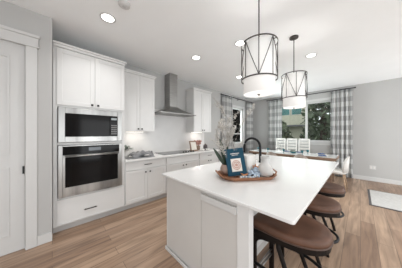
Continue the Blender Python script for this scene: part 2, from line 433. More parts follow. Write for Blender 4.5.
# tall oven cabinet
t = thing('oven_cabinet', (-3.2, 0.46, 0), 'tall white cabinet housing the microwave and wall oven beside the pantry wall', 'cabinet')
y0, y1 = 0.006, 0.925; xb = XF - 0.02; g = XW + 0.002
b = B()
b.box(g, xb, y0, y0 + 0.045, 0.10, 2.60); b.box(g, xb, y1 - 0.045, y1, 0.10, 2.60)
b.box(g, xb, y0 + 0.045, y1 - 0.045, 0.10, 0.492); b.box(g, xb, y0 + 0.045, y1 - 0.045, 1.232, 1.266)
b.box(g, xb, y0 + 0.045, y1 - 0.045, 1.772, 2.60); b.box(g, g + 0.02, y0 + 0.045, y1 - 0.045, 0.492, 1.772)
b.build('body', 'cab', t, bevel=0.002)
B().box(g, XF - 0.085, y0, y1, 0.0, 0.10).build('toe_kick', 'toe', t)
dw = B(); shaker(dw, XF, y0 + 0.04, y1 - 0.006, 0.125, 0.470, w=0.0001); dw = dw.build('drawer', 'cab', t, bevel=0.002)
pull(XF, 0.425, 0.255, 0.16, dw)
door(XF, y0 + 0.038, 0.481, 1.80, 2.585, t, (0.445, 1.835)); door(XF, 0.485, y1 - 0.006, 1.80, 2.585, t, (0.523, 1.835))
b = B(); b.box(g, XF + 0.006, y0, y1 + 0.006, 2.60, 2.635); b.box(g, XF + 0.026, y0, y1 + 0.024, 2.635, 2.66)
b.build('crown_moulding', 'cab', t, bevel=0.004)

# wall oven
t = thing('wall_oven', (-3.15, 0.465, 0.493), 'stainless steel built-in wall oven below the microwave', 'oven')
oy0, oy1, oz0, oz1 = 0.055, 0.878, 0.494, 1.230
B().box(-3.46, XF - 0.012, oy0, oy1, oz0, oz1).build('body', 'black', t)
b = B(); x0, x1 = XF - 0.012, XF + 0.014
b.box(x0, x1, oy0 + 0.002, oy0 + 0.05, oz0 + 0.002, oz1 - 0.002); b.box(x0, x1, oy1 - 0.05, oy1 - 0.002, oz0 + 0.002, oz1 - 0.002)
b.box(x0, x1, oy0 + 0.05, oy1 - 0.05, oz1 - 0.02, oz1 - 0.002); b.box(x0, x1, oy0 + 0.05, oy1 - 0.05, oz0 + 0.002, oz0 + 0.03)
b.build('frame', 'steel', t, bevel=0.003)
cp = B().box(x0, x1 + 0.004, oy0 + 0.05, oy1 - 0.05, 1.095, oz1 - 0.02).build('control_panel', 'blackglass', t, bevel=0.002)
B().box(x1 + 0.004, x1 + 0.006, 0.40, 0.56, 1.135, 1.185).build('display', pm('display_blue_grey', (0.05, 0.06, 0.07), 0.1), cp)
b = B(); b.box(x0, x1 + 0.02, oy0 + 0.05, oy1 - 0.05, oz0 + 0.03, 0.635); b.box(x0, x1 + 0.02, oy0 + 0.05, oy1 - 0.05, 1.055, 1.09)
b.box(x0, x1 + 0.02, oy0 + 0.05, oy0 + 0.075, 0.635, 1.055); b.box(x0, x1 + 0.02, oy1 - 0.075, oy1 - 0.05, 0.635, 1.055)
dr = b.build('oven_door', 'steel', t, bevel=0.003)
B().box(x0, x1 + 0.018, oy0 + 0.075, oy1 - 0.075, 0.635, 1.055).build('door_glass', 'blackglass', dr)
B().box(x1 + 0.018, x1 + 0.0195, oy0 + 0.15, oy1 - 0.15, 0.70, 0.99).build('oven_window', 'darkglass', dr)
b = B()
for y in (oy0 + 0.11, oy1 - 0.11): b.tube([(x1 + 0.018, y, 1.075), (x1 + 0.06, y, 1.075)], 0.009)
b.tube([(x1 + 0.062, oy0 + 0.075, 1.075), (x1 + 0.062, oy1 - 0.075, 1.075)], 0.014, 12)
b.build('door_handle', 'steel', dr, smooth=True)

# microwave
t = thing('microwave', (-3.15, 0.465, 1.267), 'stainless steel framed built-in microwave above the wall oven', 'microwave')
mz0, mz1 = 1.268, 1.770
B().box(-3.42, XF - 0.012, oy0, oy1, mz0, mz1).build('body', 'black', t)
b = B(); fy, fz = 0.075, 0.085
b.box(x0, x1, oy0 + 0.002, oy0 + fy, mz0 + 0.002, mz1 - 0.002); b.box(x0, x1, oy1 - fy, oy1 - 0.002, mz0 + 0.002, mz1 - 0.002)
b.box(x0, x1, oy0 + fy, oy1 - fy, mz1 - fz, mz1 - 0.002); b.box(x0, x1, oy0 + fy, oy1 - fy, mz0 + 0.002, mz0 + fz)
b.build('trim_frame', 'steel', t, bevel=0.004)
gy0, gy1, gz0, gz1 = oy0 + fy, oy1 - fy, mz0 + fz, mz1 - fz
dr = B().box(x0, x1 + 0.004, gy0, 0.685, gz0, gz1).build('door', 'blackglass', t, bevel=0.002)
B().box(x1 + 0.004, x1 + 0.0055, gy0 + 0.08, 0.63, gz0 + 0.07, gz1 - 0.06).build('door_window', 'darkglass', dr)
cp = B().box(x0, x1 + 0.004, 0.689, gy1, gz0, gz1).build('control_panel', 'blackglass', t, bevel=0.002)
greybtn = pm('grey_button', (0.22, 0.22, 0.22), 0.4)
b = B()
for i in range(5):
    for j in range(3): b.box(x1 + 0.004, x1 + 0.0055, 0.707 + j * 0.03, 0.728 + j * 0.03, gz0 + 0.03 + i * 0.034, gz0 + 0.048 + i * 0.034)
b.build('keypad', greybtn, cp)
B().box(x1 + 0.004, x1 + 0.006, 0.705, 0.79, gz1 - 0.065, gz1 - 0.03).build('display', pm('display_grey', (0.30, 0.33, 0.34), 0.2), cp)

# base cabinets
def base_cab(y0, y1, label, style, loc):
    t = thing('base_cabinet', (-3.2, (y0 + y1) / 2, 0), label, 'cabinet', 'base cabinets under the kitchen counter')
    B().box(g, XF - 0.02, y0, y1, 0.10, 0.884).build('body', 'cab', t, bevel=0.001)
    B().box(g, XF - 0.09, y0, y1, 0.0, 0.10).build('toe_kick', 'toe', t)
    m = (y0 + y1) / 2; e = 0.012
    d = B(); shaker(d, XF, y0 + e, y1 - e, 0.728, 0.868, w=0.0001)
    d = d.build('drawer', 'cab', t, bevel=0.002)
    if style != 'false': pull(XF, m, 0.80, 0.15, d)
    door(XF, y0 + e, m - 0.002, 0.125, 0.712, t, (m - 0.045, 0.655)); door(XF, m + 0.002, y1 - e, 0.125, 0.712, t, (m + 0.045, 0.655))
base_cab(0.927, 1.765, 'white base cabinet next to the oven cabinet, drawer over two doors', 'd', 0)
base_cab(1.767, 2.742, 'wide white base cabinet directly under the cooktop, plain top panel', 'false', 0)
base_cab(2.744, 3.500, 'white base cabinet at the far end of the counter run', 'd', 0)
tag(B().box(g, XF + 0.028, 0.927, 3.53, 0.885, 0.921).build('countertop', 'quartz', bevel=0.003),
    'long white quartz countertop on the base cabinets along the kitchen wall', 'countertop')
tag(B().box(XW + 0.001, XW + 0.012, 0.93, 3.53, 0.9215, 2.00).build('backsplash', 'splash'),
    'plain white backsplash slab on the wall behind the cooktop', 'backsplash')

# upper cabinets
def upper(y0, y1, label):
    xf = -3.17; q = XW + 0.014
    t = thing('wall_cabinet', (-3.35, (y0 + y1) / 2, 1.43), label, 'cabinet', 'upper wall cabinets')
    B().box(q, xf - 0.02, y0, y1, 1.43, 2.60).build('body', 'cab', t, bevel=0.001)
    m = (y0 + y1) / 2
    door(xf, y0 + 0.008, m - 0.002, 1.437, 2.585, t, (m - 0.038, 1.49)); door(xf, m + 0.002, y1 - 0.008, 1.437, 2.585, t, (m + 0.038, 1.49))
    b = B(); b.box(q, xf + 0.006, y0, y1 + 0.006, 2.60, 2.63); b.box(q, xf + 0.024, y0 - (0.0 if y0 < 2 else 0.022), y1 + 0.024, 2.63, 2.655)
    b.build('crown_moulding', 'cab', t, bevel=0.004)
    s = B().box(q + 0.05, q + 0.075, y0 + 0.15, y1 - 0.15, 1.422, 1.43).build('light_strip', 'strip', t)
    la = bpy.data.lights.new('under_cabinet_lamp', 'AREA'); la.shape = 'RECTANGLE'; la.size = 0.03; la.size_y = y1 - y0 - 0.3
    la.energy = UNDER_W; la.color = (1, 0.94, 0.86)
    lo = bpy.data.objects.new('under_cabinet_lamp', la); COL.objects.link(lo); lo.parent = t; lo.location = (q + 0.17 + 3.35, 0, -0.012)
upper(0.970, 1.640, 'white two-door wall cabinet between the oven cabinet and the range hood')
upper(2.790, 3.500, 'white two-door wall cabinet on the far side of the range hood')

# range hood
t = thing('range_hood', (-3.3, 2.215, 1.80), 'stainless steel chimney range hood on the wall above the cooktop', 'range hood')
hq = XW + 0.013
B().box(hq, -3.27, 2.085, 2.315, 2.05, CEIL - 0.002).build('chimney', 'steel_h', t, bevel=0.003)
hy0, hy1 = 1.70, 2.73
rings = []
for k in range(9):
    f = k / 8
    e = 1 - (1 - f) ** 1.25
    z = 1.885 + 0.185 * f ** 1.1
    a0 = hy0 + (2.085 - hy0) * e * 0.99; a1 = hy1 + (2.315 - hy1) * e * 0.99; xx = -3.04 + (-3.27 + 3.04) * e * 0.99
    rings.append([(hq, a0, z), (xx, a0, z), (xx, a1, z), (hq, a1, z)])
B().loft(rings).build('canopy', 'steel_h', t, bevel=0.002)
B().box(hq, -3.02, hy0 - 0.012, hy1 + 0.012, 1.860, 1.885).build('control_rim', 'steel_h', t, bevel=0.003)
b = B()
for y in (1.74, 2.07, 2.40):
    b.box(hq + 0.05, -3.06, y, y + 0.29, 1.854, 1.860)
b.build('filter', 'nickel', t)
# cooktop
t = thing('cooktop', (-3.2, 2.2, 0.922), 'black glass electric cooktop with steel edge in the kitchen counter', 'cooktop')
B().box(-3.44, -2.965, 1.77, 2.70, 0.9215, 0.928).build('steel_edge', 'steel', t, bevel=0.002)
B().box(-3.43, -2.975, 1.78, 2.69, 0.928, 0.932).build('glass_top', pm('grey_black_cooktop_glass', (0.06, 0.058, 0.056), 0.12), t)
for y in (2.33, 2.41, 2.49, 2.57, 2.65):
    B().lathe([(0, 0), (0.02, 0), (0.018, 0.022), (0, 0.024)], (-3.03, y, 0.932), 14).build('control_knob', 'black', t, smooth=True)

# ------------------------------------------------------------------ island
IX0, IX1, IY0, IY1 = -1.675, -0.250, 0.95, 3.46
t = thing('kitchen_island', (-1.1, 2.2, 0), 'large white kitchen island with white panelled base in the room centre', 'island')
bx0, bx1, by0, by1 = -1.635, -0.545, 1.0, 3.40
BP = -0.80
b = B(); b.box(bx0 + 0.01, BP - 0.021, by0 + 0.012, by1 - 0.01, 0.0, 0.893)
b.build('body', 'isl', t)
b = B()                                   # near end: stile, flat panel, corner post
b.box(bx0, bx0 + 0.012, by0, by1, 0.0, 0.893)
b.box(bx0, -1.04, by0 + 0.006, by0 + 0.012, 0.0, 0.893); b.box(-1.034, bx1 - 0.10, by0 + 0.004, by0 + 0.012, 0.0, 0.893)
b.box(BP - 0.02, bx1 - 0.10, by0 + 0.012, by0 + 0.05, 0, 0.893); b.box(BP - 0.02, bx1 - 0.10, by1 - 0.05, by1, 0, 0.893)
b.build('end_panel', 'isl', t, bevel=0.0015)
for ya, yb in ((by0 - 0.004, by0 + 0.06), (by1 - 0.06, by1)):
    B().box(bx1 - 0.098, bx1, ya, yb, 0.0, 0.893).build('corner_post', 'cab', t, bevel=0.002)
for i in range(3):
    yy0 = by0 + 0.055 + i * 0.764
    shaker(B(), BP, yy0, yy0 + 0.760, 0.12, 0.89, w=0.07).build('back_panel', 'cab', t, bevel=0.0015)
b = B(); b.box(bx0 - 0.015, bx1 + 0.014, by0 - 0.016, by0 - 0.004, 0.0, 0.035); b.box(bx0 - 0.015, bx0, by0, by1, 0.0, 0.035)
b.build('shoe_moulding', 'trim', t, bevel=0.004)
B().box(-1.02, -0.645, by0 - 0.022, by0 + 0.004, 0.790, 0.845).build('outlet_rail', 'trim', t, bevel=0.003)
# top (around the sink cut-out) as one mesh
SX0, SX1, SY0, SY1 = -1.60, -1.27, 2.05, 2.75
def rr(x0, x1, y0, y1, r, n=5):
    o = []
    for cx, cy, a in ((x1 - r, y1 - r, 0), (x0 + r, y1 - r, 90), (x0 + r, y0 + r, 180), (x1 - r, y0 + r, 270)):
        for k in range(n + 1): o.append((cx + r * math.cos(R(a + 90 * k / n)), cy + r * math.sin(R(a + 90 * k / n))))
    return o
outer = rr(IX0, IX1, IY0, IY1, 0.02); inner = rr(SX0, SX1, SY0, SY1, 0.02)
b = B()
for zz in (0.8935, 0.916):
    vo = [b.bm.verts.new((x, y, zz)) for x, y in outer]; vi = [b.bm.verts.new((x, y, zz)) for x, y in inner]
    for k in range(len(vo)):
        b.bm.faces.new((vo[k], vo[(k + 1) % len(vo)], vi[(k + 1) % len(vi)], vi[k]))
    if zz < 0.9: lo_, li_ = vo, vi
    else:
        for k in range(len(vo)):
            b.bm.faces.new((lo_[k], lo_[(k + 1) % len(vo)], vo[(k + 1) % len(vo)], vo[k]))
            b.bm.faces.new((li_[k], li_[(k + 1) % len(vo)], vi[(k + 1) % len(vo)], vi[k]))
b.build('worktop', 'quartz', t, bevel=0.004)
b = B(); q = 0.012
b.box(SX0 - q, SX0, SY0 - q, SY1 + q, 0.70, 0.893); b.box(SX1, SX1 + q, SY0 - q, SY1 + q, 0.70, 0.893)
b.box(SX0, SX1, SY0 - q, SY0, 0.70, 0.893); b.box(SX0, SX1, SY1, SY1 + q, 0.70, 0.893); b.box(SX0 - q, SX1 + q, SY0 - q, SY1 + q, 0.69, 0.70)
b.build('sink_basin', 'steel', t)
# faucet
t = thing('faucet', (-1.155, 2.48, 0.917), 'black gooseneck faucet arching beside the sink on the island', 'faucet')
fx, fy_ = -1.155, 2.48
pts = [(fx, fy_, 0.917), (fx, fy_, 1.17)]
for k in range(1, 15):
    a = PI * k / 14; pts.append((fx - 0.138 + 0.138 * math.cos(a), fy_ - 0.03 * (1 - math.cos(a)) / 2, 1.17 + 0.145 * math.sin(a)))
pts.append((fx - 0.276, fy_ - 0.03, 1.12))
B().tube(pts, 0.020, 12).build('spout', 'black', t, smooth=True)
B().lathe([(0, 0), (0.027, 0), (0.027, 0.012), (0.02, 0.03), (0.02, 0.09), (0.0135, 0.10), (0, 0.10)], (fx, fy_, 0.917), 18).build('base', 'black', t, smooth=True)
B().tube([(fx - 0.276, fy_ - 0.03, 1.125), (fx - 0.276, fy_ - 0.03, 1.06)], 0.018, 12).build('spray_head', 'black', t, smooth=True)
B().tube([(fx, fy_ + 0.018, 0.98), (fx + 0.01, fy_ + 0.07, 1.0)], 0.006, 8).build('lever', 'black', t, smooth=True)

# ------------------------------------------------------------------ stools
def seat_outline(k=1.0, n=10, dx=0.0):
    # flat towards the island (-x), rounded towards +x ; local centre 0,0
    pts = []
    x0, x1, w = -0.258, 0.252, 0.215
    for i in range(27):
        a = -PI / 2 + PI * i / 26
        c_, s_ = math.cos(a), math.sin(a)
        pts.append((x1 - 0.285 + 0.285 * abs(c_) ** 0.9, w * math.copysign(abs(s_) ** 0.86, s_)))
    pts.append((x0 + 0.10, w * 0.985))
    for i in range(6):
        a = PI / 2 + PI / 2 * i / 5; r = 0.028
        pts.append((x0 + r + r * math.cos(a), w * 0.99 - r + r * math.sin(a)))
    for i in range(6):
        a = PI + PI / 2 * i / 5; r = 0.028
        pts.append((x0 + r + r * math.cos(a), -w * 0.99 + r + r * math.sin(a)))
    pts.append((x0 + 0.10, -w * 0.985))
    return [(x * k + dx, y * k) for x, y in pts]
def make_stool(loc, label):
    t = thing('counter_stool', loc, label, 'stool', 'counter stools along the island')
    loops = []
    for k, z in ((0.97, 0.630), (1.0, 0.634), (1.008, 0.650), (1.0, 0.668), (0.970, 0.680), (0.90, 0.684), (0.70, 0.682), (0.40, 0.678), (0.10, 0.676)):
        loops.append([(x, y, z + 0.010 * (max(0, -x) / 0.26) ** 2) for x, y in seat_outline(k)])
    seat = B().loft(loops).build('seat', 'leather', t, smooth=True, local=True)
    B().tube([(x, y, 0.633) for x, y in seat_outline(1.004)], 0.006, 6, close=True).build('piping', 'piping', seat, smooth=True, local=True)
    b = B()
    o_, i_ = seat_outline(0.985), seat_outline(0.88)
    for z in (0.565, 0.611):
        pass
    n = len(o_)
    L4 = [[b.bm.verts.new((x, y, z)) for x, y in lp] for lp, z in ((o_, 0.585), (o_, 0.629), (i_, 0.629), (i_, 0.585))]
    for a_, c_ in ((0, 1), (1, 2), (2, 3), (3, 0)):
        for i in range(n): b.bm.faces.new((L4[a_][i], L4[a_][(i + 1) % n], L4[c_][(i + 1) % n], L4[c_][i]))
    b.build('seat_band', 'darkwood', t, local=True, bevel=0.003)
    for s_ in (-1, 1):                       # island-side legs with rounded brackets
        yy = s_ * 0.185
        b = B(); b.box(-0.252, -0.212, yy - 0.014, yy + 0.014, 0.0, 0.5845)
        br_ = [(-0.212, 0.5845), (-0.212, 0.48)] + [(-0.132 - 0.08 * math.cos(a), 0.48 + 0.075 * math.sin(a)) for a in [PI / 2 * i / 6 for i in range(1, 7)]] + [(-0.06, 0.565), (-0.06, 0.5845)]
        v0 = [b.bm.verts.new((x, yy - 0.014, z)) for x, z in br_]; v1 = [b.bm.verts.new((x, yy + 0.014, z)) for x, z in br_]
        b.bm.faces.new(v0[::-1]); b.bm.faces.new(v1)
        for i in range(len(v0)): b.bm.faces.new((v0[i], v0[(i + 1) % len(v0)], v1[(i + 1) % len(v0)], v1[i]))
        b.build('leg', 'darkwood', t, local=True, bevel=0.002)
    for s_ in (-1, 1):                       # curved outer legs
        yy = s_ * 0.165
        P_ = [(-0.05, 0.585), (-0.045, 0.53), (-0.015, 0.45), (0.03, 0.33), (0.07, 0.22), (0.105, 0.11), (0.13, 0.0)]
        B().tube([(x, yy * (1 + 0.15 * (0.566 - z)), z) for x, z in P_], 0.017, 8).build('leg', 'darkwood', t, local=True, smooth=True)
    # footrest hoop round the outside and bar between the straight legs
    hp = [(-0.22, -0.19, 0.33)] + [(-0.03 + 0.262 * math.cos(a), 0.20 * math.sin(a), 0.33) for a in [-PI / 2 + PI * i / 16 for i in range(17)]] + [(-0.22, 0.19, 0.33)]
    B().tube(hp, 0.013, 8).build('footrest_hoop', 'black', t, local=True, smooth=True)
    b = B(); b.tube([(-0.232, -0.19, 0.20), (-0.232, 0.19, 0.20)], 0.011, 8); b.tube([(-0.232, -0.19, 0.245), (-0.232, 0.19, 0.245)], 0.008, 8)
    b.build('footrest_bar', 'nickel', t, local=True, smooth=True)
    return t
st = make_stool((-0.388, 1.40, 0), 'brown leather counter stool at the near corner of the island, closest one')
again(st, (-0.388, 2.07, 0), 'brown leather counter stool in the middle of the row of three')
again(st, (-0.388, 2.74, 0), 'brown leather counter stool farthest along the island, nearest the dining table')

# ------------------------------------------------------------------ pendants
def make_pendant(loc, label):
    t = thing('pendant_light', loc, label, 'pendant light', 'drum pendants over the island')
    z0, z1, zr = 1.800, 2.305, 1.945; r = 0.150; ro = 0.172
    B().lathe([(0, CEIL - 0.001), (0.062, CEIL - 0.001), (0.062, CEIL - 0.02), (0.012, CEIL - 0.03), (0, CEIL - 0.03)], (0, 0, 0), 24).build('canopy', 'bronze', t, smooth=False, local=True)
    B().tube([(0, 0, CEIL - 0.025), (0, 0, z1 - 0.01)], 0.0065, 8).build('rod', 'bronze', t, local=True, smooth=True)
    sh = B().lathe([(r, z0), (r, z1 - 0.01)], (0, 0, 0), 40).build('lamp_shade', 'shade', t, smooth=True, local=True, solid=0.003)
    d_ = B().lathe([(0, z0 + 0.004), (r - 0.004, z0 + 0.004), (r - 0.004, z0 + 0.010), (0, z0 + 0.010)], (0, 0, 0), 40).build('diffuser', 'diffuser', t, local=True)
    B().lathe([(0, z0 - 0.018), (0.008, z0 - 0.014), (0.010, z0 - 0.006), (0.02, z0), (0, z0 + 0.004)], (0, 0, 0), 14).build('finial', 'nickel', d_, local=True, smooth=True)
    b = B()
    def ring(z, rad, h=0.009): b.lathe([(rad, z - h), (rad + 0.004, z - h), (rad + 0.004, z + h), (rad, z + h), (rad, z - h)], (0, 0, 0), 40)
    ring(z1, ro, 0.006); ring(zr, ro, 0.006)
    nn = 4
    pt = lambda a, z: (ro * math.cos(a), ro * math.sin(a), z)
    for i in range(nn):
        a = 2 * PI * i / nn + R(-65)
        b.tube([pt(a, zr), pt(a, z1)], 0.0040, 6)
        b.tube([pt(a + PI / nn, zr), pt(a + PI / nn, z1)], 0.0040, 6)
        h = PI / nn
        for s_ in (-1, 1):
            b.tube([pt(a + s_ * h * k / 6, zr + (z1 - zr) * k / 6) for k in range(7)], 0.0038, 6)
    for i in range(3):
        a = 2 * PI * i / 3; b.tube([(0.005 * math.cos(a), 0.005 * math.sin(a), z1), pt(a, z1)], 0.004, 6)
    b.build('wire_cage', 'bronze', t, local=True, smooth=True)
    la = bpy.data.lights.new('pendant_bulb', 'POINT'); la.energy = PEND_W; la.shadow_soft_size = 0.05; la.color = (1, 0.995, 0.985)
    lo = bpy.data.objects.new('pendant_bulb', la); COL.objects.link(lo); lo.parent = t; lo.location = (0, 0, 2.0)
    return t
pd = make_pendant((-0.721, 1.52, 0), 'white drum pendant light in dark wire cage, nearer one over the island')
again(pd, (-0.721, 2.71, 0), 'white drum pendant light in dark wire cage, farther one over the island')

# ------------------------------------------------------------------ recessed lights and detector
def make_can(loc, label):
    t = thing('recessed_light', loc, label, 'ceiling light', 'recessed ceiling lights')
    B().lathe([(0.070, 0.0), (0.092, 0.0), (0.092, -0.006), (0.070, -0.004), (0.070, 0.0)], (0, 0, 0), 32).build('trim_ring', 'trim', t, local=True)
    B().lathe([(0, -0.002), (0.070, -0.002), (0.070, -0.004), (0, -0.0045)], (0, 0, 0), 32).build('lens', 'bulb', t, local=True)
    la = bpy.data.lights.new('downlight', 'AREA'); la.shape = 'DISK'; la.size = 0.12; la.energy = LAMP_W; la.color = (1, 0.995, 0.985); la.spread = R(125)
    lo = bpy.data.objects.new('downlight', la); COL.objects.link(lo); lo.parent = t; lo.location = (0, 0, -0.012)
    return t
ZC = CEIL - 0.0005
c0 = make_can((-2.28, 0.52, ZC), 'round recessed ceiling light in front of the oven cabinet')
again(c0, (-2.26, 2.05, ZC), 'round recessed ceiling light in front of the range hood')
again(c0, (-2.24, 3.58, ZC), 'round recessed ceiling light farthest along, glimpsed behind the near pendant')
again(c0, (-1.39, 2.25, ZC), 'round recessed ceiling light just left of the near pendant shade')
again(c0, (-0.66, 3.58, ZC), 'round recessed ceiling light to the right of the far pendant rod')
again(c0, (0.75, 0.60, ZC), 'added unseen recessed light over the open floor right of the camera')  # cans from here on are unseen, added to brighten the room
again(c0, (0.75, 2.20, ZC), 'added unseen recessed light over the open floor right of the stools')
again(c0, (0.95, 4.60, ZC), 'added unseen recessed light over the right side of the dining area')
again(c0, (-1.20, -1.30, ZC), 'added unseen recessed light behind the camera')
again(c0, (0.75, -1.30, ZC), 'added unseen recessed light behind the camera, farther right')
t = thing('smoke_detector', (-1.9, 0.60, CEIL), 'small white round smoke detector on the ceiling near the top edge', 'smoke detector')
B().lathe([(0, -0.034), (0.045, -0.034), (0.062, -0.022), (0.065, -0.001), (0, -0.001)], (-1.9, 0.60, CEIL), 28).build('cover', 'trim', t)
B().lathe([(0, -0.040), (0.018, -0.040), (0.020, -0.034), (0, -0.034)], (-1.9, 0.60, CEIL), 16).build('test_button', 'toe', t)

# ------------------------------------------------------------------ curtains
def curtain(p0, p1, z1, label, folds, amp=0.035):
    p0 = Vector(p0); p1 = Vector(p1); d = (p1 - p0); L_ = d.length; u = d / L_; n = Vector((-u.y, u.x))
    me_b = bmesh.new(); uvl = me_b.loops.layers.uv.new('UVMap')
    nx, nz = folds * 10, 14; z0 = 0.02; cols = []; s = 0; prev = None
    for i in range(nx + 1):
        f = i / nx; cl = []
        for k in range(nz + 1):
            g_ = k / nz; z = z0 + (z1 - z0) * g_
            a = amp * (0.85 + 0.3 * (1 - g_)) * math.sin(2 * PI * folds * f + 0.3 * math.sin(3 * g_ + f * 5))
            q = p0 + u * (f * L_) + n * a
            cl.append(me_b.verts.new((q.x, q.y, z)))
        if prev is not None: s += (cl[7].co - prev).length
        prev = cl[7].co.copy(); cols.append((s, cl))
    for (s0, c_a), (s1, c_b) in zip(cols, cols[1:]):
        for k in range(nz):
            f_ = me_b.faces.new((c_a[k], c_b[k], c_b[k + 1], c_a[k + 1])); f_.smooth = True
            for lp, (ss, zz) in zip(f_.loops, ((s0, c_a[k].co.z), (s1, c_b[k].co.z), (s1, c_b[k + 1].co.z), (s0, c_a[k + 1].co.z))): lp[uvl].uv = (ss, zz)
    me = bpy.data.meshes.new('curtain'); me_b.to_mesh(me); me_b.free(); me.materials.append(M['plaid'])
    o = bpy.data.objects.new('curtain', me); COL.objects.link(o); tag(o, label, 'curtain', 'grey check curtains')
    md = o.modifiers.new('solid', 'SOLIDIFY'); md.thickness = 0.004; md.offset = 0
def rod(a, b_, label, wall):
    a = Vector(a); b_ = Vector(b_); mid = (a + b_) / 2
    t = thing('curtain_rod', a.lerp(b_, 0.5), label, 'curtain rod')
    B().tube([a, b_], 0.013, 10).build('pole', 'black', t, smooth=True)
    u = (b_ - a).normalized()
    for e, s_ in ((a, -1), (b_, 1)): B().tube([e, e + u * s_ * 0.035], 0.021, 12).build('finial', 'black', t, smooth=True)
    for f in (0.07, 0.5, 0.93):
        p = a.lerp(b_, f); w = Vector(p)
        if wall == 'x': w.y = YB
        else: w.x = XW
        b = B().tube([p - Vector((0, 0, 0.016)), w - Vector((0, 0, 0.016))], 0.007, 8)
        b.tube([w - Vector((0, 0, 0.016)), w - Vector((0, 0, 0.016)) + (p - w) * 0.07], 0.024, 12)
        b.build('bracket', 'black', t, smooth=True)
rod((-2.78, YB - 0.09, 2.80), (-0.13, YB - 0.09, 2.80), 'black curtain rod across the top of the large dining window', 'x')
rod((XW + 0.09, 4.33, 2.79), (XW + 0.09, 6.62, 2.79), 'black curtain rod over the narrow window on the kitchen-side wall', 'y')
curtain((-2.74, YB - 0.09), (-2.20, YB - 0.09), 2.782, 'grey check curtain on the left side of the large dining window', 5)
curtain((-0.69, YB - 0.09), (-0.17, YB - 0.09), 2.782, 'grey check curtain on the right side of the large dining window', 5)
curtain((XW + 0.09, 4.38), (XW + 0.09, 4.98), 2.772, 'grey check curtain left of the narrow window, behind the blossom branches', 5)
curtain((XW + 0.09, 6.08), (XW + 0.09, 6.60), 2.772, 'grey check curtain right of the narrow window, in the room corner', 5)

# ------------------------------------------------------------------ dining area
TX0, TX1, TY0, TY1 = -2.85, -0.43, 5.20, 6.04
t = thing('dining_table', ((TX0 + TX1) / 2, (TY0 + TY1) / 2, 0), 'long dining table with white top and brown wood edge by the window', 'table')
B().box(TX0 + 0.012, TX1 - 0.012, TY0 + 0.012, TY1 - 0.012, 0.752, 0.762).build('white_top', 'quartz', t)
B().box(TX0, TX1, TY0, TY1, 0.685, 0.752).build('wood_edge', 'tablewood', t, bevel=0.004)
B().box(TX0 + 0.10, TX1 - 0.10, TY0 + 0.10, TY1 - 0.10, 0.62, 0.685).build('apron', 'tablewood', t)
for x in (TX0 + 0.14, TX1 - 0.14):
    for y in (TY0 + 0.14, TY1 - 0.14):
        B().box(x - 0.04, x + 0.04, y - 0.04, y + 0.04, 0, 0.62).build('leg', 'tablewood', t, bevel=0.004)

def barrel_chair(loc, rz, label, mat, group=None):
    """faces local +y"""
    t = thing('dining_chair', loc, label, 'chair', group, rz)
    seat = [(0.22 * math.cos(a), 0.21 * math.sin(a)) for a in [2 * PI * i / 28 for i in range(28)]]
    seat = [(math.copysign(abs(x / 0.22) ** 0.75, x) * 0.225, math.copysign(abs(y / 0.21) ** 0.75, y) * 0.21) for x, y in seat]
    B().loft([[(x * k, y * k, z) for x, y in seat] for k, z in ((0.93, 0.40), (1, 0.42), (1, 0.455), (0.95, 0.475), (0.6, 0.482), (0.2, 0.484))]).build('seat', mat, t, local=True, smooth=True)
    # curved back shell
    loops = []
    n = 18
    for k in range(n + 1):
        a = R(180 + 38) + R(104) * k / n          # sweeps round -y
        top = 0.64 + 0.19 * math.sin(PI * k / n) ** 0.6
        rx, ry = 0.245, 0.235
        c_, s_ = math.cos(a), math.sin(a)
        loops.append([(rx * c_, ry * s_, 0.44), (rx * c_ * 1.04, ry * s_ * 1.10, top), ((rx - 0.03) * c_ * 1.04, (ry - 0.03) * s_ * 1.10, top), ((rx - 0.03) * c_, (ry - 0.03) * s_, 0.44)])
    B().loft(loops).build('backrest', mat, t, local=True, smooth=True)
    for sx in (-1, 1):
        for sy in (-1, 1):
            B().tube([(sx * 0.16, sy * 0.15, 0.40), (sx * 0.21, sy * 0.205, 0.0)], [0.018, 0.011], 10).build('leg', 'oak', t, local=True, smooth=True)
    return t
barrel_chair((-0.44, 5.22, 0), R(90), 'cream upholstered chair with oak legs at the right end of the dining table', 'cream')
nearc = 'chairs along the near side of the dining table'
barrel_chair((-1.14, 5.08, 0), 0, 'taupe upholstered chair on the near side of the dining table, rightmost there', 'taupe', nearc)
barrel_chair((-1.92, 5.08, 0), 0, 'taupe upholstered chair on the near side of the dining table, left of the other', 'taupe', nearc)

def slat_chair(loc, label):
    """faces local -y, tall slatted back"""
    t = thing('slat_back_chair', loc, label, 'chair', 'tall slat-back chairs on the window side of the dining table')
    B().box(-0.17, 0.17, -0.2, 0.2, 0.43, 0.47).build('seat', 'dark', t, local=True, bevel=0.01)
    for sx in (-1, 1):
        B().tube([(sx * 0.15, -0.18, 0), (sx * 0.15, -0.18, 0.43)], 0.018, 8).build('leg', 'slat', t, local=True, smooth=True)
        B().tube([(sx * 0.155, 0.21, 0), (sx * 0.155, 0.19, 0.45), (sx * 0.155, 0.25, 1.20)], 0.019, 8).build('leg', 'slat', t, local=True, smooth=True)
    b = B()
    for k in range(6):
        z = 0.60 + k * 0.108; y = 0.19 + (z - 0.45) * 0.083
        b.box(-0.155, 0.155, y - 0.008, y + 0.008, z, z + 0.068)
    b.build('backrest', 'slat', t, local=True, bevel=0.003)
    return t
sc = slat_chair((-2.17, 6.20, 0), 'tall cream slat-back chair on the window side, left end by the curtain')
again(sc, (-1.78, 6.20, 0), 'tall cream slat-back chair on the window side, middle of the three')
again(sc, (-1.39, 6.20, 0), 'tall cream slat-back chair on the window side, below the window mullion')

